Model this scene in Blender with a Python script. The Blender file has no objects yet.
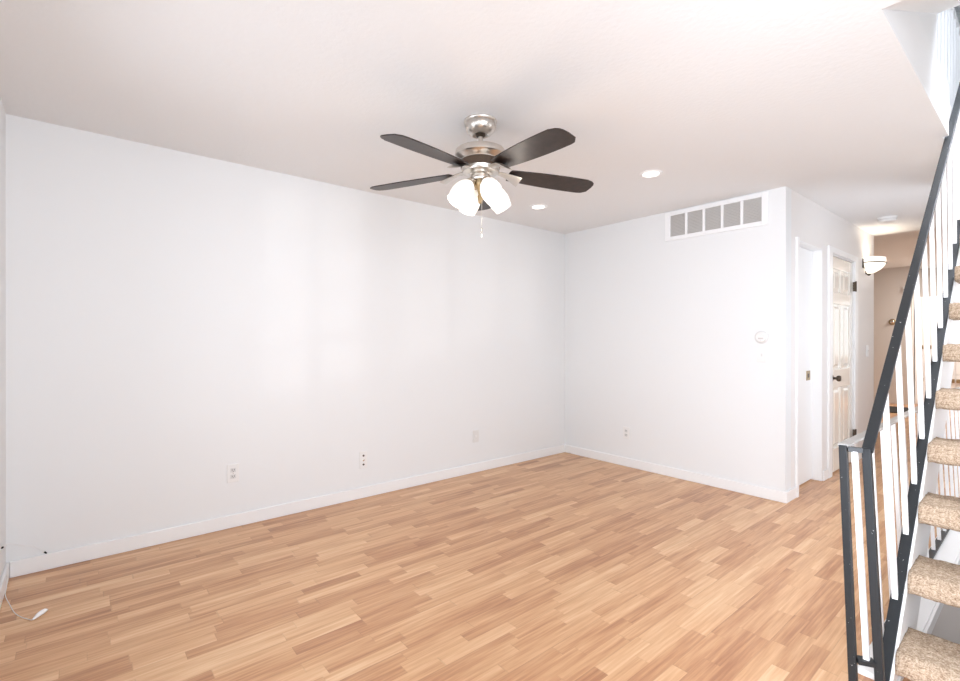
import bpy, bmesh, math, random
from mathutils import Vector, Matrix, noise
random.seed(7)
S = bpy.context.scene
C = S.collection

# ------------------------------------------------------------------ camera
cam = bpy.data.cameras.new('camera')
cam.sensor_width = 36.0
cam.lens = 481.14 / 960 * 36.0
cam.clip_start = 0.02
co = bpy.data.objects.new('camera', cam); C.objects.link(co)
CAM = Vector((3.5353, -4.1827, 1.2556))
YAW, PITCH, ROLL = 0.876294, -0.001408, 0.000713
fw = Vector((-math.sin(YAW) * math.cos(PITCH), math.cos(YAW) * math.cos(PITCH), math.sin(PITCH)))
rt0 = Vector((math.cos(YAW), math.sin(YAW), 0)); up0 = rt0.cross(fw)
rt = math.cos(ROLL) * rt0 + math.sin(ROLL) * up0
up = -math.sin(ROLL) * rt0 + math.cos(ROLL) * up0
m = Matrix.Identity(4)
for i in range(3):
    m[i][0], m[i][1], m[i][2], m[i][3] = rt[i], up[i], -fw[i], CAM[i]
co.matrix_world = m
S.camera = co

# ------------------------------------------------------------------ exposure, world, daylight
S.view_settings.view_transform = 'Standard'
S.view_settings.look = 'None'
S.view_settings.exposure = 0.08
S.view_settings.gamma = 1.0
S.view_settings.use_curve_mapping = False

w = bpy.data.worlds.new('sky'); S.world = w; w.use_nodes = True
bg = w.node_tree.nodes['Background']
bg.inputs['Color'].default_value = (0.86, 0.93, 1.0, 1)
bg.inputs['Strength'].default_value = 1.2

def area(name, loc, direction, sx, sy, power, col, spread=math.pi):
    l = bpy.data.lights.new(name, 'AREA'); l.shape = 'RECTANGLE'; l.size = sx; l.size_y = sy
    l.energy = power; l.color = col; l.spread = spread
    o = bpy.data.objects.new(name, l); C.objects.link(o); o.location = loc
    o.rotation_euler = Vector(direction).to_track_quat('-Z', 'Y').to_euler()
    return o
DAY = (0.885, 0.95, 1.06)
area('daylight_front_window', (1.65, -4.44, 1.35), (0, 1, 0), 1.4, 1.5, 8.5, DAY, math.radians(130))
area('front_fill', (3.72, -4.44, 1.1), (0.05, 1, 0), 0.9, 1.9, 49, DAY, math.radians(100))  # added light at an unseen opening, lifts the right of the back wall
area('daylight_right_window', (4.21, -3.3, 1.55), (-1, 0.0, 0), 1.7, 1.5, 23, DAY, math.radians(120))
area('door_reflection_fill', (3.6, 8.80, 1.5), (-.1, -1, 0), 1.0, 1.25, 1.5, (1.0, 0.88, 0.70))  # added unseen warm source, gives the hallway door its reflections
area('side_fill', (4.21, .35, 1.15), (-1, 0, 0), 1.9, 1.2, 29, DAY)  # added unseen source, lifts the hallway wall and floor
area('stairwell_fill', (3.8, -.1, 4.82), (-.02, -.28, -1), .8, 1.5, 52, DAY, math.radians(85))  # added downlight over the treads; no upper window is built
area('kitchen_ceiling_lamp', (3.0, 7.5, 2.66), (0, 0, -1), 0.6, 0.6, 66, (1.0, 0.94, 0.88))
sun = bpy.data.lights.new('glancing_light', 'SUN'); sun.energy = 0.26; sun.angle = math.radians(1.2)
so = bpy.data.objects.new('glancing_light', sun); C.objects.link(so)
so.rotation_euler = Vector((-1, 1.3, 0.235)).to_track_quat('-Z', 'Z').to_euler()

# ------------------------------------------------------------------ helpers
def BM(): return bmesh.new()

def box(bm, x0, x1, y0, y1, z0, z1):
    v = [bm.verts.new(p) for p in ((x0,y0,z0),(x1,y0,z0),(x1,y1,z0),(x0,y1,z0),(x0,y0,z1),(x1,y0,z1),(x1,y1,z1),(x0,y1,z1))]
    for f in ((0,3,2,1),(4,5,6,7),(0,1,5,4),(1,2,6,5),(2,3,7,6),(3,0,4,7)):
        bm.faces.new([v[i] for i in f])

def beam(bm, p, q, wx, wy, side=(1,0,0)):
    """rectangular bar from p to q; wx along 'side', wy across"""
    p, q = Vector(p), Vector(q); d = (q - p).normalized(); s = Vector(side)
    s = (s - d * s.dot(d)).normalized(); t = d.cross(s)
    vs = []
    for c in (p, q):
        for a, b in ((-1,-1),(1,-1),(1,1),(-1,1)):
            vs.append(bm.verts.new(c + s * (a * wx / 2) + t * (b * wy / 2)))
    for f in ((0,3,2,1),(4,5,6,7),(0,1,5,4),(1,2,6,5),(2,3,7,6),(3,0,4,7)):
        bm.faces.new([vs[i] for i in f])

def frame_of(axis):
    a = Vector(axis).normalized()
    u = a.orthogonal().normalized() if abs(a.z) < 0.999 else Vector((1,0,0))
    return a, u, a.cross(u)

def lathe(bm, prof, o=(0,0,0), axis=(0,0,1), seg=32, a0=0.0, a1=2*math.pi, basis=None):
    """prof: list of (radius, height along axis)"""
    a, u, v = basis if basis else frame_of(axis)
    o = Vector(o); full = abs(a1 - a0 - 2*math.pi) < 1e-6
    n = seg if full else seg + 1
    rings = []
    for r, h in prof:
        if r < 1e-6:
            rings.append([bm.verts.new(o + a * h)]); continue
        rings.append([bm.verts.new(o + a*h + (u*math.cos(a0+(a1-a0)*k/seg) + v*math.sin(a0+(a1-a0)*k/seg))*r) for k in range(n)])
    for A, B in zip(rings, rings[1:]):
        m_ = n if full else n - 1
        for k in range(m_):
            k2 = (k+1) % n
            try:
                if len(A) == 1 and len(B) == 1: continue
                if len(A) == 1: bm.faces.new((A[0], B[k2], B[k]))
                elif len(B) == 1: bm.faces.new((A[k], A[k2], B[0]))
                else: bm.faces.new((A[k], A[k2], B[k2], B[k]))
            except ValueError: pass

def tube(bm, pts, r, seg=8):
    pts = [Vector(p) for p in pts]; rings = []
    n = len(pts); ref = None
    for i, p in enumerate(pts):
        d = (pts[min(i+1,n-1)] - pts[max(i-1,0)]).normalized()
        if ref is None: ref = d.orthogonal().normalized()
        ref = (ref - d*ref.dot(d)).normalized(); t = d.cross(ref)
        rr = r[i] if isinstance(r, (list, tuple)) else r
        rings.append([bm.verts.new(p + (ref*math.cos(2*math.pi*k/seg) + t*math.sin(2*math.pi*k/seg))*rr) for k in range(seg)])
    for A, B in zip(rings, rings[1:]):
        for k in range(seg): bm.faces.new((A[k], A[(k+1)%seg], B[(k+1)%seg], B[k]))
    bm.faces.new(rings[0][::-1]); bm.faces.new(rings[-1])

def prism(bm, poly, axis, a, b):
    """poly 2D extruded along axis (0,1,2) from a to b"""
    def P(q, t):
        l = list(q); l.insert(axis, t); return l
    A = [bm.verts.new(P(q, a)) for q in poly]; B = [bm.verts.new(P(q, b)) for q in poly]
    bm.faces.new(A[::-1]); bm.faces.new(B); n = len(poly)
    for k in range(n): bm.faces.new((A[k], A[(k+1)%n], B[(k+1)%n], B[k]))

def spline(pts, n=8):
    """Catmull-Rom through pts"""
    P = [Vector(p) for p in pts]; P = [P[0]*2-P[1]] + P + [P[-1]*2-P[-2]]; out = []
    for i in range(1, len(P)-2):
        for k in range(n):
            t = k/n; a,b,c,d = P[i-1:i+3]
            out.append(0.5*((2*b)+(c-a)*t+(2*a-5*b+4*c-d)*t*t+(3*b-a-3*c+d)*t**3))
    out.append(P[-2]); return out

def obj(name, bm, mat, parent=None, bevel=0.0, smooth=False, seg=2):
    bmesh.ops.recalc_face_normals(bm, faces=bm.faces[:])
    me = bpy.data.meshes.new(name); bm.to_mesh(me); bm.free()
    if smooth:
        for p in me.polygons: p.use_smooth = True
    me.materials.append(mat)
    o = bpy.data.objects.new(name, me); C.objects.link(o)
    if parent:
        o.parent = parent
        t = parent.location if parent.type == 'EMPTY' else Vector((0,0,0))
        o.matrix_parent_inverse = Matrix.Translation(-t)
    if bevel:
        b = o.modifiers.new('bevel', 'BEVEL'); b.width = bevel; b.segments = seg; b.limit_method = 'ANGLE'; b.angle_limit = math.radians(40)
    if smooth:
        try:
            e = o.modifiers.new('edges', 'EDGE_SPLIT'); e.split_angle = math.radians(38)
        except Exception: pass
    return o

def tag(o, label, cat, group=None, kind=None):
    o['label'] = label; o['category'] = cat
    if group: o['group'] = group
    if kind: o['kind'] = kind
    return o
def thing(name, label, cat, loc=(0,0,0), group=None):
    o = bpy.data.objects.new(name, None); C.objects.link(o); o.location = loc; o.empty_display_size = 0.1
    return tag(o, label, cat, group)
def struct(name, bm, mat, label=None, cat=None, parent=None, bevel=0.0):
    o = obj(name, bm, mat, parent, bevel)
    if not parent:
        o['kind'] = 'structure'
        o['label'] = label; o['category'] = cat
    return o

# ------------------------------------------------------------------ materials
def mat(name, col=(.8,.8,.8), rough=.5, metal=0.0, spec=.5, coat=0.0, emit=None, es=0.0):
    m_ = bpy.data.materials.new(name); m_.use_nodes = True
    b = m_.node_tree.nodes['Principled BSDF']
    b.inputs['Base Color'].default_value = (*col, 1); b.inputs['Roughness'].default_value = rough
    b.inputs['Metallic'].default_value = metal; b.inputs['Specular IOR Level'].default_value = spec
    b.inputs['Coat Weight'].default_value = coat
    if emit:
        b.inputs['Emission Color'].default_value = (*emit, 1); b.inputs['Emission Strength'].default_value = es
    return m_
class N:
    def __init__(s, m_): s.t = m_.node_tree; s.b = s.t.nodes['Principled BSDF']
    def n(s, typ, **kw):
        x = s.t.nodes.new(typ)
        for k, v in kw.items(): setattr(x, k, v)
        return x
    def l(s, a, b): s.t.links.new(a, b)
    def math(s, op, a, b=None):
        x = s.n('ShaderNodeMath', operation=op)
        for i, v in enumerate((a, b)):
            if v is None: continue
            if isinstance(v, (int, float)): x.inputs[i].default_value = v
            else: s.l(v, x.inputs[i])
        return x.outputs[0]
    def noise(s, scale, detail=3, vec=None, rough=.5):
        x = s.n('ShaderNodeTexNoise'); x.inputs['Scale'].default_value = scale; x.inputs['Detail'].default_value = detail; x.inputs['Roughness'].default_value = rough
        if vec is not None: s.l(vec, x.inputs['Vector'])
        return x
    def obj(s): return s.n('ShaderNodeTexCoord').outputs['Object']
    def ramp(s, fac, stops):
        x = s.n('ShaderNodeValToRGB'); e = x.color_ramp.elements
        while len(e) < len(stops): e.new(0.5)
        for k, (p, c) in enumerate(stops): e[k].position = p; e[k].color = (*c, 1)
        s.l(fac, x.inputs[0]); return x.outputs[0]
    def bump(s, h, strength, dist=.01):
        x = s.n('ShaderNodeBump'); x.inputs['Strength'].default_value = strength; x.inputs['Distance'].default_value = dist
        s.l(h, x.inputs['Height']); s.l(x.outputs[0], s.b.inputs['Normal'])

def painted(name, col, rough=.55, bump=.06, scale=140):
    m_ = mat(name, col, rough, spec=.35); k = N(m_); o = k.obj()
    k.bump(k.noise(scale, 3, o).outputs[0], bump, .004); return m_
WALL = painted('wall_paint', (.845,.852,.85))
CEIL = painted('ceiling_paint', (.87,.87,.868), .8, .35, 45)
TRIM = painted('trim_paint', (.90,.895,.885), .3, .02)
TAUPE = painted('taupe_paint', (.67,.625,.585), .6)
HALLW = painted('hall_paint', (.84,.81,.785), .45)
DOORW = painted('door_gloss_paint', (.86,.815,.735), .13, .02)
DOORW.node_tree.nodes['Principled BSDF'].inputs['Coat Weight'].default_value = .6
DOORW.node_tree.nodes['Principled BSDF'].inputs['Coat Roughness'].default_value = .06
PLASTIC = mat('white_plastic', (.86,.85,.83), .35)
ALMOND = mat('almond_plastic', (.80,.79,.765), .35)
IVORY = mat('ivory_plastic', (.72,.715,.70), .35)
DARKSLOT = mat('slot_shadow', (.08,.075,.07), .6)
NICKEL = mat('brushed_nickel', (.66,.62,.57), .28, 1.0)
BRONZE = mat('dark_bronze', (.10,.075,.055), .4, .8)
SMOKED = mat('smoked_metal', (.12,.09,.07), .16, .9)
BRASS = mat('aged_brass', (.45,.34,.2), .35, 1.0)
CHROME = mat('satin_chrome', (.7,.68,.64), .2, 1.0)
RAILSHEEN = mat('black_enamel_sheen', (.42,.40,.38), .3)  # black rail with its bright grazing reflection put into the base colour
WHITEMETAL = mat('white_enamel', (.93,.93,.93), .35)
BLACKRUB = mat('black_rubber', (.015,.015,.016), .8)
GREYLOUVER = mat('grey_louvre', (.64,.61,.58), .5)

def floor_mat():
    m_ = mat('laminate_floor', rough=.32, spec=.45); k = N(m_)
    sp = k.n('ShaderNodeSeparateXYZ'); k.l(k.obj(), sp.inputs[0]); X, Y = sp.outputs[0], sp.outputs[1]
    wS = .0615
    xs = k.math('DIVIDE', X, wS); i = k.math('FLOOR', xs)
    wn = k.n('ShaderNodeTexWhiteNoise', noise_dimensions='1D'); k.l(i, wn.inputs['W'])
    yy = k.math('ADD', k.math('DIVIDE', Y, .41), k.math('MULTIPLY', wn.outputs['Value'], 7.3))
    # uneven block lengths: warp the length coordinate
    wob = k.math('MULTIPLY', k.math('SINE', k.math('ADD', k.math('MULTIPLY', yy, 2.3), k.math('MULTIPLY', i, 1.7))), .22)
    yy = k.math('ADD', yy, wob)
    j = k.math('FLOOR', yy)
    cv = k.n('ShaderNodeCombineXYZ'); k.l(i, cv.inputs[0]); k.l(j, cv.inputs[1])
    w2 = k.n('ShaderNodeTexWhiteNoise', noise_dimensions='3D'); k.l(cv.outputs[0], w2.inputs['Vector'])
    # grain
    gv = k.n('ShaderNodeCombineXYZ')
    k.l(k.math('MULTIPLY', X, 75), gv.inputs[0]); k.l(k.math('ADD', k.math('MULTIPLY', Y, 3.2), k.math('MULTIPLY', w2.outputs['Value'], 40)), gv.inputs[1]); k.l(k.math('MULTIPLY', w2.outputs['Value'], 9), gv.inputs[2])
    g = k.noise(1.0, 4, gv.outputs[0], .6)
    gv2 = k.n('ShaderNodeCombineXYZ')
    k.l(k.math('MULTIPLY', X, 16), gv2.inputs[0]); k.l(k.math('ADD', k.math('MULTIPLY', Y, 1.5), k.math('MULTIPLY', w2.outputs['Value'], 23)), gv2.inputs[1]); k.l(k.math('MULTIPLY', w2.outputs['Value'], 31), gv2.inputs[2])
    g2 = k.noise(1.0, 2, gv2.outputs[0], .5)
    f = k.math('ADD', k.math('MULTIPLY', w2.outputs['Value'], .56), k.math('ADD', k.math('MULTIPLY', k.math('SUBTRACT', g.outputs[0], .5), 1.25), k.math('MULTIPLY', k.math('SUBTRACT', g2.outputs[0], .28), .95)))
    col = k.ramp(f, [(0.0, (.425,.195,.096)), (.36, (.590,.310,.158)), (.68, (.710,.420,.225)), (1.0, (.820,.545,.325))])
    # seams
    fx = k.math('FRACT', xs); fy = k.math('FRACT', yy)
    pan = k.math('FRACT', k.math('DIVIDE', xs, 3))
    seam = k.math('MAXIMUM', k.math('LESS_THAN', pan, .012), k.math('MULTIPLY', k.math('LESS_THAN', fy, .008), .6))
    mx = k.n('ShaderNodeMix', data_type='RGBA'); k.l(k.math('MULTIPLY', seam, .28), mx.inputs['Factor'])
    k.l(col, mx.inputs[6]); mx.inputs[7].default_value = (.22,.12,.07,1)
    k.l(mx.outputs[2], k.b.inputs['Base Color'])
    k.bump(g.outputs[0], .03, .002)
    return m_
FLOOR = floor_mat()

def black_metal():
    m_ = mat('chipped_black_enamel', (.02,.022,.024), .4, spec=.35); k = N(m_); o = k.obj()
    n = k.noise(95, 2, o); col = k.ramp(n.outputs[0], [(.0,(.016,.018,.020)), (.735,(.019,.021,.023)), (.765,(.6,.6,.58)), (1,(.7,.7,.68))])
    k.l(col, k.b.inputs['Base Color']); return m_
BLACK = black_metal()
def carpet_mat():
    m_ = mat('beige_carpet', (.5,.4,.3), .95, spec=.1); k = N(m_); o = k.obj()
    n = k.noise(170, 3, o, .7); n2 = k.noise(60, 2, o)
    f = k.math('ADD', k.math('MULTIPLY', n.outputs[0], .75), k.math('MULTIPLY', n2.outputs[0], .25))
    k.l(k.ramp(f, [(.34,(.23,.145,.092)), (.46,(.45,.325,.225)), (.56,(.61,.475,.35)), (.68,(.75,.63,.50))]), k.b.inputs['Base Color'])
    k.bump(f, .9, .012); return m_
CARPET = carpet_mat()
def blade_mat():
    m_ = mat('espresso_wood', (.02,.012,.009), .38, spec=.5); k = N(m_); o = k.obj()
    n = k.noise(30, 4, o); k.l(k.ramp(n.outputs[0], [(.3,(.014,.008,.006)), (.7,(.034,.021,.016))]), k.b.inputs['Base Color']); return m_
BLADE = blade_mat()
GLASSLIT = mat('lit_frosted_glass', (.95,.93,.9), .3, emit=(1.0,.93,.82), es=.5)
SCONCEGLASS = mat('lit_alabaster_glass', (.95,.93,.88), .35, emit=(1.0,.90,.74), es=1.0)
LEDLIT = mat('lit_lamp_lens', (.95,.95,.95), .4, emit=(1.0,.97,.92), es=6.0)
def glass_mat():
    m_ = bpy.data.materials.new('window_glass'); m_.use_nodes = True; t = m_.node_tree; t.nodes.clear()
    a = t.nodes.new('ShaderNodeBsdfTransparent'); g = t.nodes.new('ShaderNodeBsdfGlossy'); g.inputs['Roughness'].default_value = .02
    x = t.nodes.new('ShaderNodeMixShader'); x.inputs[0].default_value = .05; o = t.nodes.new('ShaderNodeOutputMaterial')
    t.links.new(a.outputs[0], x.inputs[1]); t.links.new(g.outputs[0], x.inputs[2]); t.links.new(x.outputs[0], o.inputs[0]); return m_
PANE = glass_mat()

# ------------------------------------------------------------------ the setting
H = 2.44           # ceiling
UF = 2.725         # upper floor level
XC = 2.194         # hallway wall face
XE = 4.25          # right wall
YF = -4.479        # front wall
YC = 2.776         # end of the hallway wall
HX0, HX1, HY0, HY1 = 3.172, 4.12, -1.60, 2.05    # stairwell hole in the floor
b = BM()
box(b, -.1, HX0, YF-.12, 8.95, -.25, 0); box(b, HX0, XE+.1, YF-.12, HY0, -.25, 0)
box(b, HX0, XE+.1, HY1, 8.95, -.25, 0); box(b, HX1, XE+.1, HY0, HY1, -.25, 0)
struct('floor', b, FLOOR, 'honey-toned strip laminate floor of the room and hall', 'floor')
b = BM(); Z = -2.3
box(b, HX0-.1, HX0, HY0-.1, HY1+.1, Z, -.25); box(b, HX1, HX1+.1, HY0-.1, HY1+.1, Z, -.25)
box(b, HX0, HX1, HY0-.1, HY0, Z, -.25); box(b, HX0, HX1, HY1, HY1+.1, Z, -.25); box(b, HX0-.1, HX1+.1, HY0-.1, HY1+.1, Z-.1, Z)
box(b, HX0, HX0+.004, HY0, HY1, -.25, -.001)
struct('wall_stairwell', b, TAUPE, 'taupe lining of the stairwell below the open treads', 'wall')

b = BM()
box(b, -.1, 3.13, YF-.12, -.31, H, UF); box(b, -.1, 3.103, -.31, .85, H, UF); box(b, -.1, 3.13, .85, YC, H, UF); box(b, 3.13, XE+.1, YF-.12, -1.975, H, UF); box(b, 3.13, XE+.1, .85, YC, H, UF)
struct('ceiling', b, CEIL, 'white textured ceiling of the living room', 'ceiling')
b = BM(); box(b, .3, XE+.1, YC, 8.95, 2.69, 2.85)
struct('ceiling_hallway', b, CEIL, 'shaded higher ceiling at the far end of the hall', 'ceiling')

b = BM(); box(b, -.12, 0, YF-.12, .12, 0, H); struct('wall_left', b, WALL, 'long plain white wall on the left', 'wall')
b = BM(); box(b, 0, XC-.13, 0, .12, 0, H); box(b, XC-.13, XC, 0, .12, 0, H)
struct('wall_back', b, WALL, 'white back wall with the air return grille', 'wall')
# hallway wall with two openings
D1 = (.251, .90, 2.067); D2 = (1.142, 1.923, 2.06)
b = BM(); x0 = XC-.13
box(b, x0, XC, .12, D1[0], 0, H); box(b, x0, XC, D1[0], D1[1], D1[2], H); box(b, x0, XC, D1[1], D2[0], 0, H)
box(b, x0, XC, D2[0], D2[1], D2[2], H); box(b, x0, XC, D2[1], YC, 0, H); box(b, .3, XC, YC-.1, YC, 0, H) if False else None
struct('wall_hallway', b, HALLW, 'hallway wall with the two doors beyond the corner', 'wall')
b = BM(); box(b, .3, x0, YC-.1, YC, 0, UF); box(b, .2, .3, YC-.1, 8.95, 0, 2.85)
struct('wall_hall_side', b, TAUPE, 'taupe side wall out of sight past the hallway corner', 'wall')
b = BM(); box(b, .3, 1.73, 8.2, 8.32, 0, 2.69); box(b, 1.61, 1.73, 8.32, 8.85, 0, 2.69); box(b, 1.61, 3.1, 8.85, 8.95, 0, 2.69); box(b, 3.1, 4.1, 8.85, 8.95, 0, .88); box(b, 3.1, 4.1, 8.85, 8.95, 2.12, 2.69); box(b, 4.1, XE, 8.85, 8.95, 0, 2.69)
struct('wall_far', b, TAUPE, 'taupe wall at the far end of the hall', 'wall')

# front wall with two gridded windows, right wall with one more, plus two openings added for light
FW = [(.98, 1.68), (1.84, 3.24)]; WZ = (.55, 2.1); FD = (3.30, 4.14)
b = BM(); y0, y1 = YF-.12, YF
box(b, 0, FW[0][0], y0, y1, 0, H); box(b, FW[0][1], FW[1][0], y0, y1, 0, H); box(b, FW[1][1], FD[0], y0, y1, 0, H); box(b, FD[1], XE, y0, y1, 0, H); box(b, *FD, y0, y1, 2.1, H)
for a, c in FW: box(b, a, c, y0, y1, 0, WZ[0]); box(b, a, c, y0, y1, WZ[1], H)
struct('wall_front', b, WALL, 'white wall at the left edge meeting the long wall', 'wall')
RW = [(-4.15, -2.45, .8, 2.3), (-.65, 1.35, .5, 1.8)]
b = BM(); x0, x1 = XE, XE+.12; yy = YF-.12
for a, c, z0, z1 in RW:
    box(b, x0, x1, yy, a, 0, 2.85); box(b, x0, x1, a, c, 0, z0); box(b, x0, x1, a, c, z1, 2.85); yy = c
box(b, x0, x1, yy, 8.95, 0, 2.85); box(b, x0, x1, -2.2, 3.5, 2.85, 5.0)
struct('wall_right', b, WALL, 'white wall along the right side of the staircase', 'wall')

b = BM(); box(b, 5.2, 5.35, -6.98, 1.2, -.2, 3.6)  # unseen slab added to block low sun at the panel and right windows
struct('sun_blocker', b, WALL, 'added unseen slab that keeps the low sun off the back wall', 'wall')

def window(n, a, c, z0, z1, axis, pos, cols, rows, label):
    """gridded window filling an opening; axis 1 = in a wall facing y, 0 = facing x"""
    b = BM(); t0, t1 = pos-.05, pos+.01
    def bx(p0, p1, q0, q1):
        if axis == 1: box(b, p0, p1, t0, t1, q0, q1)
        else: box(b, t0, t1, p0, p1, q0, q1)
    f = .045
    bx(a, a+f, z0, z1); bx(c-f, c, z0, z1); bx(a+f, c-f, z0, z0+f); bx(a+f, c-f, z1-f, z1)
    for k in range(1, cols):
        p = a + (c-a)*k/cols; bx(p-.014, p+.014, z0+f, z1-f)
    for k in range(1, rows):
        q = z0 + (z1-z0)*k/rows
        for kk in range(cols):
            l = a+f if kk == 0 else a+(c-a)*kk/cols+.014; r = c-f if kk == cols-1 else a+(c-a)*(kk+1)/cols-.014
            bx(l, r, q-.014, q+.014)
    o = struct('window_%d' % n, b, TRIM, label, 'window')
    g = BM()
    if axis == 1: box(g, a+f, c-f, pos-.022, pos-.018, z0+f, z1-f)
    else: box(g, pos-.022, pos-.018, a+f, c-f, z0+f, z1-f)
    obj('pane', g, PANE, o)
window(1, *FW[0], *WZ, 1, YF-.06, 2, 4, 'narrow gridded window in the wall behind the viewer')
window(2, *FW[1], *WZ, 1, YF-.06, 3, 4, 'wide gridded window in the wall behind the viewer')
window(5, *FD, .02, 2.1, 1, YF-.06, 1, 1, 'tall glazed opening added behind the viewer for the front fill light')
window(3, *RW[0], 0, XE+.07, 2, 2, 'window on the right wall above the foot of the stairs')
window(6, *RW[1], 0, XE+.07, 2, 2, 'low unseen window added under the upper stairs for the side fill light')
window(4, 3.1, 4.1, .88, 2.12, 1, 8.9, 2, 2, 'unseen window added in the far wall to reflect in the hallway door')

# baseboards
def baseboard(name, segs, label):
    b = BM()
    for (x0, x1, y0, y1) in segs:
        box(b, x0, x1, y0, y1, 0, .086)
    struct(name, b, TRIM, label, 'baseboard', bevel=.004)
baseboard('baseboard_left', [(0, .014, YF+.014, -.014)], 'white baseboard along the long left wall')
baseboard('baseboard_back', [(0, XC+.014, -.014, 0)], 'white baseboard along the back wall')
baseboard('baseboard_front', [(0.014, 4.2, YF, YF+.014)], 'white baseboard at the lower left edge of the picture')
baseboard('baseboard_hallway', [(XC, XC+.014, 0, D1[0]-.045), (XC, XC+.014, D1[1]+.01, D2[0]-.105), (XC, XC+.014, D2[1]+.10, YC)], 'white baseboard along the hallway wall')

# door casings
def casing(name, y0, y1, z, wl, wr, label, jamb=True):
    b = BM(); x0, x1 = XC, XC+.018
    if wl: box(b, x0, x1, y0-wl, y0, 0, z+(.055 if wr else .012))
    if wr: box(b, x0, x1, y1, y1+wr, 0, z+.055)
    if wr: box(b, x0, x1, y0, y1, z, z+.055)
    # jamb lining
    xa = XC-.13
    box(b, xa, x0, y0, y0+.012, 0, z-.012); box(b, xa, x0, y1-.012, y1, 0, z-.012); box(b, xa, x0, y0, y1, z-.012, z)
    struct(name, b, TRIM, label, 'door trim', bevel=.003)
casing('trim_1', D1[0], D1[1], D1[2], .045, .0, 'white casing around the recessed sliding door')
casing('trim_2', D2[0], D2[1], D2[2], .10, .10, 'white casing around the six-panel door')

# recessed pocket door with square brass pull
b = BM(); box(b, XC-.105, XC-.07, D1[0]+.013, D1[1]-.013, .012, D1[2]-.014)
d1 = struct('door_1', b, TRIM, 'plain white sliding door recessed in the first opening', 'door', bevel=.002)
b = BM(); xs = XC-.07
box(b, xs, xs+.004, .715, .815, .90, .985); pull = obj('flush_pull', b, BRASS, d1, .002); pull['label'] = 'square brass flush pull'
b = BM(); box(b, xs+.004, xs+.0055, .745, .785, .925, .96); obj('pull_recess', b, BRONZE, pull)

# six panel door
b = BM(); y0, y1 = D2[0]+.014, D2[1]-.014; xa, xb = XC-.045, XC-.005; zt = D2[2]-.016
st = .105; mid = (y0+y1)/2
rails = [.012, .235, .80, .98, 1.60, 1.71, 1.93, zt]
box(b, xa, xb, y0, y0+st, .012, zt); box(b, xa, xb, y1-st, y1, .012, zt); 
for k in range(0, 8, 2): box(b, xa, xb, y0+st, y1-st, rails[k], rails[k+1])
for k in range(1, 6, 2): box(b, xa, xb, mid-.05, mid+.05, rails[k], rails[k+1])
d2 = struct('door_2', b, DOORW, 'glossy white six-panel door in the hallway', 'door', bevel=.006)
for k in range(1, 6, 2):
    for l, r in ((y0+st, mid-.05), (mid+.05, y1-st)):
        b = BM(); box(b, xa+.004, xb-.014, l, r, rails[k], rails[k+1])
        i = .024
        # raised field
        z0, z1 = rails[k]+i, rails[k+1]-i; A = [(xb-.014, l+i, z0), (xb-.014, r-i, z0), (xb-.014, r-i, z1), (xb-.014, l+i, z1)]
        j = .02; Bq = [(xb-.003, l+i+j, z0+j), (xb-.003, r-i-j, z0+j), (xb-.003, r-i-j, z1-j), (xb-.003, l+i+j, z1-j)]
        A = [b.verts.new(p) for p in A]; Bq = [b.verts.new(p) for p in Bq]
        for q in range(4): b.faces.new((A[q], A[(q+1)%4], Bq[(q+1)%4], Bq[q]))
        b.faces.new(Bq)
        obj('panel', b, DOORW, d2)
b = BM(); lathe(b, [(0,0),(.03,0),(.03,.006),(.012,.010),(.011,.03),(.024,.038),(.029,.052),(.024,.066),(0,.070)], (xb, y0+.06, .90), (1,0,0), 20)
k_ = obj('door_knob', b, BRONZE, d2, smooth=True); k_['label'] = 'dark bronze round door knob'
for z in (.245, 1.755):
    b = BM(); box(b, XC-.005, XC+.022, D2[1]-.012, D2[1]+.022, z, z+.095); tube(b, [(XC+.022, D2[1]-.008, z-.004), (XC+.022, D2[1]-.008, z+.1)], .007)
    h_ = obj('hinge', b, BRONZE, d2); h_['label'] = 'dark bronze hinge'

# upper part of the stairwell
SL = .421
b = BM(); yE = -.742; zE = H + SL*(yE+1.975)
prism(b, [(-1.975, UF-.0), (yE, UF), (yE, zE), (-1.975+(UF-H)/SL, UF)], 0, 3.03, 3.13)
struct('wall_upper_stair', b, WALL, 'pale wall edge beside the stair opening in the ceiling', 'wall')
b = BM(); prism(b, [(-1.975, H), (-1.975, H+.1), (yE, zE+.1), (yE, zE)], 0, 3.131, XE)
struct('ceiling_stair', b, CEIL, 'sloping soffit over the foot of the stairs at the top edge', 'ceiling')
b = BM()
box(b, .4, 3.03, yE-.1, yE, UF, 4.9); box(b, 3.03, XE, yE-.1, yE, zE+.1, 4.9); box(b, .4, XE, 3.34, 3.44, 2.85, 4.9); box(b, .3, .4, yE-.1, 3.44, UF, 4.9)
struct('wall_upstairs', b, WALL, 'white wall of the upper floor seen through the opening', 'wall')
b = BM(); box(b, .3, XE+.12, yE-.1, 3.44, 4.9, 5.0); struct('ceiling_upstairs', b, CEIL, 'upper floor ceiling glimpsed above the stair opening', 'ceiling')

# curb along the stairwell hole
b = BM(); box(b, 3.05, 3.172, -1.93, 2.6, 0, .022); box(b, 3.172, HX0+.012, HY0, HY1, -.03, .022)
struct('trim_3', b, TRIM, 'white floor curb under the level railing beside the stairs', 'trim', bevel=.003)

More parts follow.
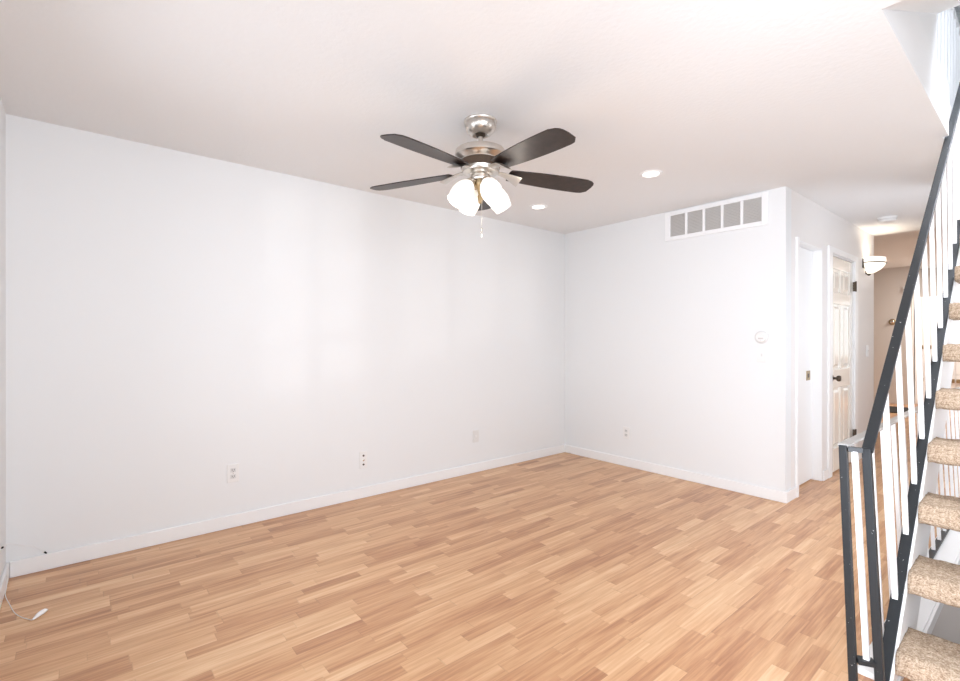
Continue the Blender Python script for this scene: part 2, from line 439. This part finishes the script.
# ------------------------------------------------------------------ staircase
def ztop(y): return .293 + .953*(y+1.722)
stair = thing('staircase', 'open-riser staircase with beige carpeted treads and white stringer', 'staircase', (3.6, -1.95, 0))
YT = .80
for x0, x1 in ((3.122, 3.165), (4.122, 4.165)):
    b = BM(); prism(b, [(-2.005, 0), (-1.60, 0), (YT, ztop(YT)-.42), (YT, ztop(YT)), (-2.005, ztop(-2.005))], 0, x0, x1)
    obj('stringer', b, TRIM, stair, .004)
def tread_mesh():
    b = BM(); L, Dp, T = 4.122-3.165, .275, .085
    nx, ny, nz = 60, 18, 6
    grid = {}
    def P(i, j, k):
        key = (i, j, k)
        if key in grid: return grid[key]
        x, y, z = L*i/nx, Dp*j/ny, T*k/nz
        # rounded nose and back
        r = .032
        cy = min(max(y, r), Dp-r); cz = min(max(z, r), T-r)
        v = Vector((0, y-cy, z-cz))
        if v.length > 1e-6 and (abs(y-cy) > 1e-6 and abs(z-cz) > 1e-6): 
            m_ = max(abs(v.y), abs(v.z)); v = v*(m_/v.length)
        p = Vector((x, cy+v.y, cz+v.z))
        nrm = Vector((0, v.y, v.z)); nrm = nrm.normalized() if nrm.length > 1e-6 else Vector((0,0,0))
        n1 = noise.noise(p*95)*.0045 + noise.noise(p*38+Vector((3,1,7)))*.0035
        p = p + nrm*n1
        grid[key] = b.verts.new(p); return grid[key]
    def quads(f, A, B_):
        for u in range(A):
            for v in range(B_): b.faces.new((f(u,v), f(u+1,v), f(u+1,v+1), f(u,v+1)))
    quads(lambda u,v: P(u,v,nz), nx, ny); quads(lambda u,v: P(u,v,0), nx, ny)
    quads(lambda u,v: P(u,0,v), nx, nz); quads(lambda u,v: P(u,ny,v), nx, nz)
    quads(lambda u,v: P(0,u,v), ny, nz); quads(lambda u,v: P(nx,u,v), ny, nz)
    return b
b = tread_mesh(); first = obj('tread', b, CARPET, stair, smooth=True); first.modifiers.clear()
for n in range(1, 12):
    t = first if n == 1 else first.copy()
    if n > 1: C.objects.link(t)
    t.location = (3.165, -1.725+.2185*(n-2), .27+.2195*(n-2))

# ------------------------------------------------------------------ stair railing
LEAN = .041
def xl(x, h): return x - LEAN*h          # railing leans outward with height
def zrail(y): return 1.000 + .93*(y+1.835)
def xrail(y): return 3.101 + .0172*(y+1.963)
rail = thing('stair_railing', 'chipped black metal handrail with white balusters climbing the stairs', 'railing', (3.14, -2.03, 0))
XS = 3.14
b = BM(); beam(b, (XS+.003, -2.035, 0), (3.095, -2.0, .866), .026, .026); obj('newel_post', b, BLACK, rail, .002)
b = BM(); beam(b, (xrail(-2.005)-.003, -2.005, zrail(-2.005)+.012), (xrail(.85), .85, zrail(.85)), .034, .012); obj('handrail', b, BLACK, rail, .002)
b = BM(); beam(b, (3.139, -2.02, ztop(-2.02)+.006), (3.139, YT, ztop(YT)+.006), .036, .010); obj('bottom_rail', b, BLACK, rail, .001)
ys = [-1.764] + [-1.558 + .1815*k for k in range(13)]
for y in ys:
    b = BM(); zb = ztop(y)+.006; zt_ = zrail(y)-.008
    xt = xrail(y)
    beam(b, (3.136, y, zb), (xt, y, zt_), .017, .017); obj('baluster', b, WHITEMETAL, rail)

guard = thing('guard_railing', 'level black metal railing with white balusters guarding the stairwell', 'railing', (3.072, -2.06, 0))
XG = 3.074
b = BM(); beam(b, (XG, -2.07, 0), (XG-.038, -2.045, .873), .024, .024); obj('newel_post', b, BLACK, guard, .002)
b = BM(); beam(b, (XG-.038, -2.045, .872), (XG-.038, 2.55, .872), .034, .010); obj('top_rail', b, RAILSHEEN, guard, .002)['label'] = 'black top rail with its bright sheen painted in as pale grey'
b = BM(); beam(b, (XG, -1.72, .030), (XG, 2.55, .030), .03, .012); obj('bottom_rail', b, BLACK, guard, .001)
b = BM(); beam(b, (XG-.024, -2.045, .862), (3.092, -2.035, .862), .014, .018, (0,1,0)); obj('link_bar', b, BLACK, guard, .001)
b = BM(); beam(b, (XG+.006, -2.06, .120), (3.124, -2.035, .120), .036, .016, (0,1,0)); obj('link_bar', b, BLACK, guard, .001)
b = BM(); beam(b, (3.105, -2.045, .128), (3.069, -2.04, .855), .017, .017); obj('baluster', b, WHITEMETAL, guard)
y = -1.645
while y < 2.5:
    b = BM(); beam(b, (XG, y, .036), (XG-.038, y, .867), .016, .016); obj('baluster', b, WHITEMETAL, guard); y += .2145
b = BM(); beam(b, (XG, 2.56, 0), (XG-.038, 2.56, .876), .024, .024); obj('newel_post', b, BLACK, guard, .002)

upr = thing('upper_railing', 'white baluster railing of the upper floor above the stair opening', 'railing', (3.04, -.7, UF))
b = BM(); beam(b, (3.035, -.73, UF+.012), (3.035, 2.6, UF+.012), .075, .024); obj('bottom_rail', b, TRIM, upr)
b = BM(); beam(b, (3.035, -.73, UF+.92), (3.035, 2.6, UF+.92), .04, .02); obj('top_rail', b, TRIM, upr)
y = -.69
while y < 2.55:
    b = BM(); beam(b, (3.045, y, UF+.024), (3.045, y, UF+.91), .013, .013); obj('baluster', b, WHITEMETAL, upr); y += .15

# ------------------------------------------------------------------ ceiling fan
FX, FY = 1.579-.046, -2.551+.038
fan = thing('ceiling_fan', 'nickel ceiling fan with dark brown blades and lit glass shades', 'ceiling fan', (FX, FY, H))
F2 = Vector((-math.sin(YAW), math.cos(YAW), 0)); R2 = Vector((math.cos(YAW), math.sin(YAW), 0))
def dirn(az): a = math.radians(az); return F2*math.cos(a) + R2*math.sin(a)
O = Vector((FX, FY, 0))
def lz(name, prof, m_=NICKEL, parent=fan): 
    b = BM(); lathe(b, prof, (FX, FY, 0), (0,0,1), 40); return obj(name, b, m_, parent, smooth=True)
lz('canopy', [(0,2.44),(.087,2.44),(.090,2.434),(.088,2.427),(.083,2.423),(.084,2.408),(.077,2.388),(.061,2.369),(.044,2.361),(.037,2.363),(.034,2.372),(0,2.374)])
lz('hanger_ball', [(0,2.374),(.026,2.372),(.028,2.364),(.022,2.356),(.015,2.353),(0,2.353)], BRONZE)
lz('downrod', [(0,2.36),(.0125,2.36),(.0125,2.305),(.024,2.30),(.026,2.284),(0,2.284)])
lz('motor_housing', [(0,2.288),(.05,2.288),(.115,2.284),(.132,2.278),(.139,2.266),(.138,2.246),(.128,2.235),(.110,2.230),(.105,2.225),(.104,2.172),(.096,2.158),(.066,2.150),(0,2.150)])
lz('vent_band', [(.1045,2.222),(.1065,2.220),(.1065,2.180),(.1045,2.178)], SMOKED)
lz('switch_housing', [(0,2.157),(.062,2.156),(.064,2.148),(.054,2.142),(.056,2.136),(.058,2.122),(.054,2.114),(0,2.110)])
lz('light_fitter', [(0,2.122),(.034,2.122),(.038,2.102),(.032,2.082),(.018,2.067),(.012,2.042),(.016,2.032),(.010,1.995),(0,1.99)], BRASS)
def blade_outline():
    pts = []
    for t in range(21):
        s = t/20; r = .165 + .502*s
        hw = .055 + .021*math.sin(min(1, s*1.15)*math.pi*.62)
        pts.append((r, hw))
    return pts
PITCHB = math.radians(10)
for az in (0, 72, 144, 216, 288):
    az += 1.5
    d = (dirn(az) - Vector((0,0,.042))).normalized(); tg = dirn(az+90); zc = 2.168
    Zp = tg.cross(d).normalized(); Zp = Zp if Zp.z > 0 else -Zp
    U = (tg*math.cos(PITCHB) + Vector((0,0,1))*math.sin(PITCHB)); Wn = d.cross(U)
    P0 = O + Vector((0,0,zc))
    b = BM(); out = blade_outline(); top = []; n = len(out)
    ring = [(r, hw) for r, hw in out] 
    # rounded tip
    rt_, hwt = out[-1]
    ring = ring[:-2] + [(rt_-.05, hwt*.97), (rt_-.022, hwt*.84), (rt_-.006, hwt*.66), (rt_, hwt*.45), (rt_+.002, 0), (rt_-.004, -hwt*.62), (rt_-.03, -hwt*.93), (rt_-.055, -hwt)]
    ring += [(r, -hw) for r, hw in out[::-1][3:]]
    ring = ring + [(.158, -.03), (.158, .03)]
    A = [b.verts.new(P0 + d*r + U*h_ + Wn*.003) for r, h_ in ring]; Bq = [b.verts.new(P0 + d*r + U*h_ - Wn*.003) for r, h_ in ring]
    b.faces.new(A); b.faces.new(Bq[::-1])
    for k in range(len(A)): b.faces.new((A[k], A[(k+1)%len(A)], Bq[(k+1)%len(A)], Bq[k]))
    bl = obj('blade', b, BLADE, fan, .0015)
    # blade iron: flared curved bracket under the blade
    b = BM()
    sec = []
    for k in range(11):
        s = k/10; r = .066 + .155*s
        z = 2.172 - .022*s + .010*math.sin(s*math.pi)
        hw = .016 + .012*math.sin(s*math.pi*.5) + .022*max(0, s-.55)/.45
        th = .006
        tilt = PITCHB*min(1, s*1.6)
        u_ = tg*math.cos(tilt) + Vector((0,0,1))*math.sin(tilt)
        c = O + d*r + Vector((0,0,z-.010*s))
        sec.append([b.verts.new(c + u_*hw + Vector((0,0,th/2-.006))), b.verts.new(c + u_*hw*.5 + Vector((0,0,-th))), b.verts.new(c - u_*hw*.5 + Vector((0,0,-th))), b.verts.new(c - u_*hw + Vector((0,0,th/2-.006))), b.verts.new(c - u_*hw*.5 + Vector((0,0,th))), b.verts.new(c + u_*hw*.5 + Vector((0,0,th)))])
    for A_, B_ in zip(sec, sec[1:]):
        for k in range(6): b.faces.new((A_[k], A_[(k+1)%6], B_[(k+1)%6], B_[k]))
    b.faces.new(sec[0][::-1]); b.faces.new(sec[-1])
    ir = obj('blade_iron', b, NICKEL, bl, smooth=True); ir['label'] = 'brushed nickel blade bracket'
for az in (60, 150, 240, 330):
    d = dirn(az); ax = (d*math.sin(math.radians(38)) - Vector((0,0,1))*math.cos(math.radians(38))).normalized()
    s0 = O + d*.055 + Vector((0,0,2.107))
    b = BM(); tube(b, spline([O + d*.02 + Vector((0,0,2.107)), O + d*.04 + Vector((0,0,2.112)), s0 + ax*.012], 6), .009)
    lathe(b, [(0,-.004),(.022,-.002),(.026,.01),(.026,.024),(0,.024)], s0, ax, 20); obj('light_arm', b, NICKEL, fan, smooth=True)
    b = BM(); pr = [(.024,.016),(.034,.026),(.046,.045),(.054,.07),(.0575,.095),(.056,.12),(.050,.145),(.0475,.158)]
    lathe(b, pr + [(r-.003, h_-.001) for r, h_ in pr[::-1]], s0, ax, 28)
    sh_ = obj('lamp_shade', b, GLASSLIT, fan, smooth=True); sh_['label'] = 'glowing frosted white glass shade'
    b = BM(); lathe(b, [(0,.03),(.013,.032),(.014,.05),(.026,.08),(.028,.10),(.02,.122),(0,.128)], s0, ax, 16)
    obj('bulb', b, GLASSLIT, sh_, smooth=True)
    l = bpy.data.lights.new('fan_bulb', 'POINT'); l.energy = 1.1; l.color = (1.0,.90,.78); l.shadow_soft_size = .03
    lo = bpy.data.objects.new('fan_bulb', l); C.objects.link(lo); lo.location = s0 + ax*.185
b = BM(); tube(b, [(FX+.012, FY, 2.015), (FX+.012, FY, 1.87)], .0012, 6)
pc = obj('pull_chain', b, NICKEL, fan)
b = BM(); lathe(b, [(0,1.862),(.003,1.86),(.0035,1.85),(.0065,1.835),(.007,1.82),(.004,1.808),(0,1.806)], (FX+.012, FY, 0), (0,0,1), 14)
obj('chain_fob', b, CHROME, pc, smooth=True)

# ------------------------------------------------------------------ ceiling lamps, detector
def can(x, y, label):
    t = thing('recessed_light', label, 'ceiling light', (x, y, H), 'recessed ceiling lights')
    b = BM(); lathe(b, [(.052,-.002),(.060,-.009),(.074,-.007),(.080,0),(.052,0)], (x, y, H), (0,0,1), 36); obj('trim_ring', b, WHITEMETAL, t, smooth=True)
    b = BM(); lathe(b, [(0,-.005),(.046,-.006),(.054,-.001),(0,-.001)], (x, y, H), (0,0,1), 30); q = obj('lens', b, LEDLIT, t, smooth=True); q['label'] = 'bright white lit lens'
    l = bpy.data.lights.new('recessed_lamp', 'SPOT'); l.energy = 2.2; l.spot_size = 2.2; l.spot_blend = .7; l.color = (1,.95,.89); l.shadow_soft_size = .05
    o = bpy.data.objects.new('recessed_lamp', l); C.objects.link(o); o.location = (x, y, H-.03)
can(1.682, -1.056, 'lit round recessed ceiling light nearer the air grille, right of the fan')
can(.583, -1.048, 'lit round recessed ceiling light nearer the left wall, below the fan blades')
sd = thing('smoke_detector', 'round white smoke detector on the hallway ceiling', 'smoke detector', (2.478, 1.82, H))
b = BM(); lathe(b, [(0,0),(.078,0),(.078,-.012),(0,-.012)], (2.478, 1.82, H), (0,0,1), 32); obj('base_plate', b, PLASTIC, sd, smooth=True)
b = BM(); lathe(b, [(.07,-.012),(.07,-.03),(.058,-.042),(0,-.045),(0,-.012)], (2.478, 1.82, H), (0,0,1), 32); obj('cover', b, PLASTIC, sd, smooth=True)
b = BM(); lathe(b, [(.0705,-.018),(.0715,-.018),(.0715,-.024),(.0705,-.024)], (2.478, 1.82, H), (0,0,1), 32); obj('vent_slot', b, GREYLOUVER, sd)

# ------------------------------------------------------------------ wall sconce
SY, SX = 2.45, XC
sc = thing('wall_sconce', 'lit half-bowl glass wall sconce near the end of the hallway wall', 'wall lamp', (SX, SY, 2.0))
BAS = (Vector((0,0,1)), Vector((0,-1,0)), Vector((1,0,0)))
def half(name, prof, m_, parent=sc, sx=1.0):
    b = BM(); lathe(b, prof, (SX+.012, SY, 0), seg=24, a0=0, a1=math.pi, basis=BAS)
    for v in b.verts: v.co.x = SX+.012 + (v.co.x-SX-.012)*sx
    return obj(name, b, m_, parent, smooth=True)
half('glass_bowl', [(.178,2.145),(.178,2.086),(.162,2.058),(.128,2.024),(.084,1.998),(.040,1.982),(.0,1.977),(.0,1.982),(.038,1.987),(.080,2.002),(.122,2.028),(.156,2.061),(.172,2.087),(.172,2.145),(.178,2.145)], SCONCEGLASS, sx=.85)['label'] = 'glowing alabaster half bowl'
half('metal_band', [(.180,2.093),(.185,2.093),(.185,2.083),(.178,2.083),(.180,2.093)], BRONZE, sx=.86)['label'] = 'dark bronze band'
b = BM(); box(b, SX, SX+.012, SY-.185, SY+.185, 2.03, 2.13); box(b, SX, SX+.012, SY-.06, SY+.06, 1.975, 2.03); obj('back_plate', b, BRONZE, sc, .003)
b = BM(); lathe(b, [(0,1.986),(.014,1.982),(.02,1.974),(.014,1.966),(.006,1.961),(0,1.958)], (SX+.02, SY, 0), (0,0,1), 16); obj('finial', b, BRONZE, sc, smooth=True)
l = bpy.data.lights.new('sconce_lamp', 'SPOT'); l.energy = 5; l.spot_size = 2.4; l.spot_blend = .5; l.color = (1,.88,.7); l.shadow_soft_size = .05
o = bpy.data.objects.new('sconce_lamp', l); C.objects.link(o); o.location = (SX+.11, SY-.02, 2.10); o.rotation_euler = (math.pi, 0, 0)

# ------------------------------------------------------------------ air return grille
vg = thing('air_return_grille', 'white return air grille with five grey openings high on the back wall', 'vent', (1.64, 0, 2.3))
X0, X1, Z0, Z1 = 1.205, 2.072, 2.168, 2.430; i0, i1, j0, j1 = 1.258, 2.026, 2.203, 2.395
b = BM(); y0, y1 = -.014, 0
box(b, X0, i0, y0, y1, Z0, Z1); box(b, i1, X1, y0, y1, Z0, Z1); box(b, i0, i1, y0, y1, Z0, j0); box(b, i0, i1, y0, y1, j1, Z1)
obj('frame', b, WHITEMETAL, vg, .003)
b = BM(); box(b, i0, i1, -.002, -.0005, j0, j1); bk = obj('back_plate', b, GREYLOUVER, vg); bk['label'] = 'grey filter behind the louvres'
for x in (1.408, 1.566, 1.721, 1.878):
    b = BM(); box(b, x-.011, x+.011, -.016, -.002, j0, j1); obj('mullion', b, WHITEMETAL, vg, .002)
b = BM(); n = 15
for k in range(n):
    z = j0 + (j1-j0)*(k+.5)/n
    prism(b, [(-.011, z-.0045), (-.002, z+.0035), (-.002, z+.005), (-.011, z-.003)], 0, i0, i1)
lv = obj('louvre', b, GREYLOUVER, vg)

# ------------------------------------------------------------------ thermostat, switches, outlets
def P3(face, u, v, d):
    """point on a wall: u along wall, v height, d out of the wall"""
    return (d, u, v) if face == 'A' else ((u, -d, v) if face == 'B' else ((XC+d, u, v) if face == 'C' else (u, 8.2-d, v)))
def fbox(b, face, u0, u1, v0, v1, d0, d1):
    p, q = P3(face, u0, v0, d0), P3(face, u1, v1, d1)
    box(b, min(p[0],q[0]), max(p[0],q[0]), min(p[1],q[1]), max(p[1],q[1]), min(p[2],q[2]), max(p[2],q[2]))
NRM = {'A': (1,0,0), 'B': (0,-1,0), 'C': (1,0,0), 'D': (0,-1,0)}
def plate(name, label, cat, face, u, v, w_=.074, h_=.118, m_=PLASTIC, group=None):
    t = thing(name, label, cat, P3(face, u, v, 0), group)
    b = BM(); fbox(b, face, u-w_/2, u+w_/2, v-h_/2, v+h_/2, 0, .007); obj('cover_plate', b, m_, t, .003)
    return t
def duplex(t, face, u, v):
    for dv in (-.021, .021):
        b = BM(); fbox(b, face, u-.017, u+.017, v+dv-.014, v+dv+.014, .007, .0095); r = obj('receptacle', b, IVORY, t, .004)
        for du in (-.0065, .0065):
            b = BM(); fbox(b, face, u+du-.0014, u+du+.0014, v+dv-.003, v+dv+.007, .0095, .0102); obj('slot', b, DARKSLOT, r)
        b = BM(); lathe(b, [(0,0),(.0026,0),(.0026,.0008),(0,.0008)], P3(face, u, v+dv-.008, .0095), NRM[face], 10); obj('slot', b, DARKSLOT, r)
    b = BM(); lathe(b, [(0,0),(.0032,0),(.002,.0014),(0,.0016)], P3(face, u, v, .007), NRM[face], 12); obj('screw', b, CHROME, t)
t = plate('power_outlet', 'white duplex power outlet on the left wall, nearest the viewer', 'outlet', 'A', -3.392, .362, .074, .122); duplex(t, 'A', -3.392, .362)
t = plate('power_outlet', 'white duplex power outlet low on the back wall', 'outlet', 'B', .792, .332, .072, .116); duplex(t, 'B', .792, .332)
t = plate('jack_plate', 'white cable jack plate with dark sockets in the middle of the left wall', 'wall plate', 'A', -2.448, .30, .062, .135)
for dv in (-.035, .0, .035):
    b = BM(); lathe(b, [(0,0),(.0075,0),(.0075,.004),(.005,.005),(.005,.010),(0,.010)], P3('A', -2.448, .30+dv, .007), (1,0,0), 14); q = obj('socket', b, CHROME if dv == 0 else BRONZE, t)
t = plate('phone_plate', 'blank-looking ivory phone plate on the left wall, nearest the corner', 'wall plate', 'A', -1.292, .342, .07, .115, ALMOND)
b = BM(); fbox(b, 'A', -1.303, -1.281, .332, .354, .007, .010); obj('socket', b, PLASTIC, t, .002)
t = plate('light_switch', 'white light switch under the round thermostat on the back wall', 'switch', 'B', 2.027, 1.137, .074, .118)
for face, u, v, tt in (('B', 2.027, 1.137, t),):
    b = BM(); fbox(b, face, u-.005, u+.005, v-.012, v+.012, .007, .0085); obj('slot', b, IVORY, tt)
    b = BM(); fbox(b, face, u-.0035, u+.0035, v+.001, v+.010, .0085, .017); obj('toggle', b, IVORY, tt, .001)
t = plate('light_switch', 'white light switch on the hallway wall beyond the six-panel door', 'switch', 'C', 2.48, 1.137, .085, .125, WHITEMETAL)
b = BM(); fbox(b, 'C', 2.48-.005, 2.48+.005, 1.125, 1.149, .007, .0085); obj('slot', b, IVORY, t)
b = BM(); fbox(b, 'C', 2.48-.0035, 2.48+.0035, 1.138, 1.147, .0085, .017); obj('toggle', b, IVORY, t, .001)
th = thing('thermostat', 'round white thermostat on the back wall above the light switch', 'thermostat', (2.027, 0, 1.278))
b = BM(); lathe(b, [(0,0),(.052,0),(.052,.006),(.046,.010),(0,.010)], (2.027, 0, 1.278), (0,-1,0), 36); obj('base_plate', b, IVORY, th, smooth=True)
b = BM(); lathe(b, [(.041,.010),(.041,.024),(.036,.030),(0,.031),(0,.010)], (2.027, 0, 1.278), (0,-1,0), 36); obj('cover', b, PLASTIC, th, smooth=True)
b = BM(); box(b, 2.009, 2.047, -.0325, -.0305, 1.262, 1.274); obj('scale_window', b, GREYLOUVER, th)
b = BM(); box(b, 2.024, 2.030, -.034, -.0305, 1.249, 1.258); obj('lever', b, IVORY, th)
# fittings on the far wall
ft = thing('wall_fitting', 'small round brass fitting at eye height on the far taupe wall', 'wall fitting', (1.44, 8.2, 1.615))
b = BM(); lathe(b, [(0,0),(.058,0),(.060,.008),(.050,.016),(0,.016)], (1.44, 8.2, 1.615), (0,-1,0), 28); obj('base_ring', b, BRASS, ft, smooth=True)
b = BM(); lathe(b, [(.034,.016),(.034,.03),(.022,.042),(0,.046),(0,.016)], (1.44, 8.2, 1.615), (0,-1,0), 24); obj('dome', b, CHROME, ft, smooth=True)
ft = thing('wall_sensor', 'tiny white sensor high on the far taupe wall by the handrail', 'sensor', (1.627, 8.2, 2.253))
b = BM(); box(b, 1.60, 1.655, 8.175, 8.2, 2.20, 2.30); obj('casing', b, PLASTIC, ft, .006)
b = BM(); lathe(b, [(0,0),(.018,0),(.012,.012),(0,.015)], (1.627, 8.175, 2.235), (0,-1,0), 16); obj('lens', b, BRASS, ft, smooth=True)

# ------------------------------------------------------------------ far cupboard and doormat
cb = thing('kitchen_cupboard', 'tall white cupboard with brown pulls seen through the balusters', 'cupboard', (2.2, 8.5, 0))
CX0, CX1, CY = 1.74, 2.95, 8.42
b = BM(); box(b, CX0, CX1, CY, 8.848, .0, 2.10); obj('body', b, WHITEMETAL, cb, .003)
seams = [CX0, 1.897, 2.316, 2.735, CX1]
for l_, r_ in zip(seams, seams[1:]):
    for z0, z1 in ((.03, .60), (.61, 2.09)):
        b = BM(); box(b, l_+.003, r_-.003, CY-.02, CY, z0, z1)
        d_ = obj('cupboard_door', b, WHITEMETAL, cb, .004)
        xs_ = {1.74: [1.84], 1.897: [1.955] if z0 > .3 else [2.275], 2.316: [2.358], 2.735: [2.79]}[l_]
        for xx in xs_:
            zz = 1.12 if z0 > .3 else .49
            b = BM(); box(b, xx-.03, xx+.03, CY-.045, CY-.02, zz-.035, zz+.035); q = obj('pull', b, BRASS, d_, .006); q['label'] = 'brown metal pull'
b = BM(); box(b, 1.42, 1.93, 6.6, 7.55, 0, .014)
tag(obj('doormat', b, BLACKRUB, None, .004), 'black rubber doormat on the floor at the end of the hall', 'doormat')

# ------------------------------------------------------------------ loose cables at the left edge
cx = thing('coax_cable', 'short white cable with black ends looping above the baseboard at the left edge', 'cable', (.02, -4.40, .1))
pts = spline([(.235, -4.472, .238), (.14, -4.458, .222), (.035, -4.423, .170), (.020, -4.366, .141), (.012, -4.325, .097)], 8)
b = BM(); tube(b, pts, .0016, 8); obj('cord', b, PLASTIC, cx, smooth=True)
for p, q in ((pts[-4], pts[-1]), (pts[3], pts[0])):
    d = (q-p).normalized(); b = BM(); tube(b, [q-d*.006, q+d*.004, q+d*.009], [.0045,.0045,.003], 10); o_ = obj('connector', b, BLACKRUB, cx, smooth=True); o_['label'] = 'black connector'
pw = thing('white_cord', 'thin white cord with a white plug lying on the floor by the left edge', 'cord', (.4, -4.4, 0))
b = BM(); tube(b, spline([(.14, YF+.016, .06), (.18, -4.462, .02), (.24, -4.461, .002), (.36, -4.437, .002), (.47, -4.412, .002), (.54, -4.385, .002), (.60, -4.35, .003), (.612, -4.341, .006)], 8), .0016, 8); obj('cord', b, PLASTIC, pw, smooth=True)
b = BM(); tube(b, [(.612,-4.343,.007), (.604,-4.336,.008), (.585,-4.3255,.010), (.567,-4.313,.010), (.556,-4.304,.0095), (.548,-4.297,.006)], [.003,.006,.0095,.0105,.009,.004], 12); obj('plug', b, WHITEMETAL, pw, smooth=True)
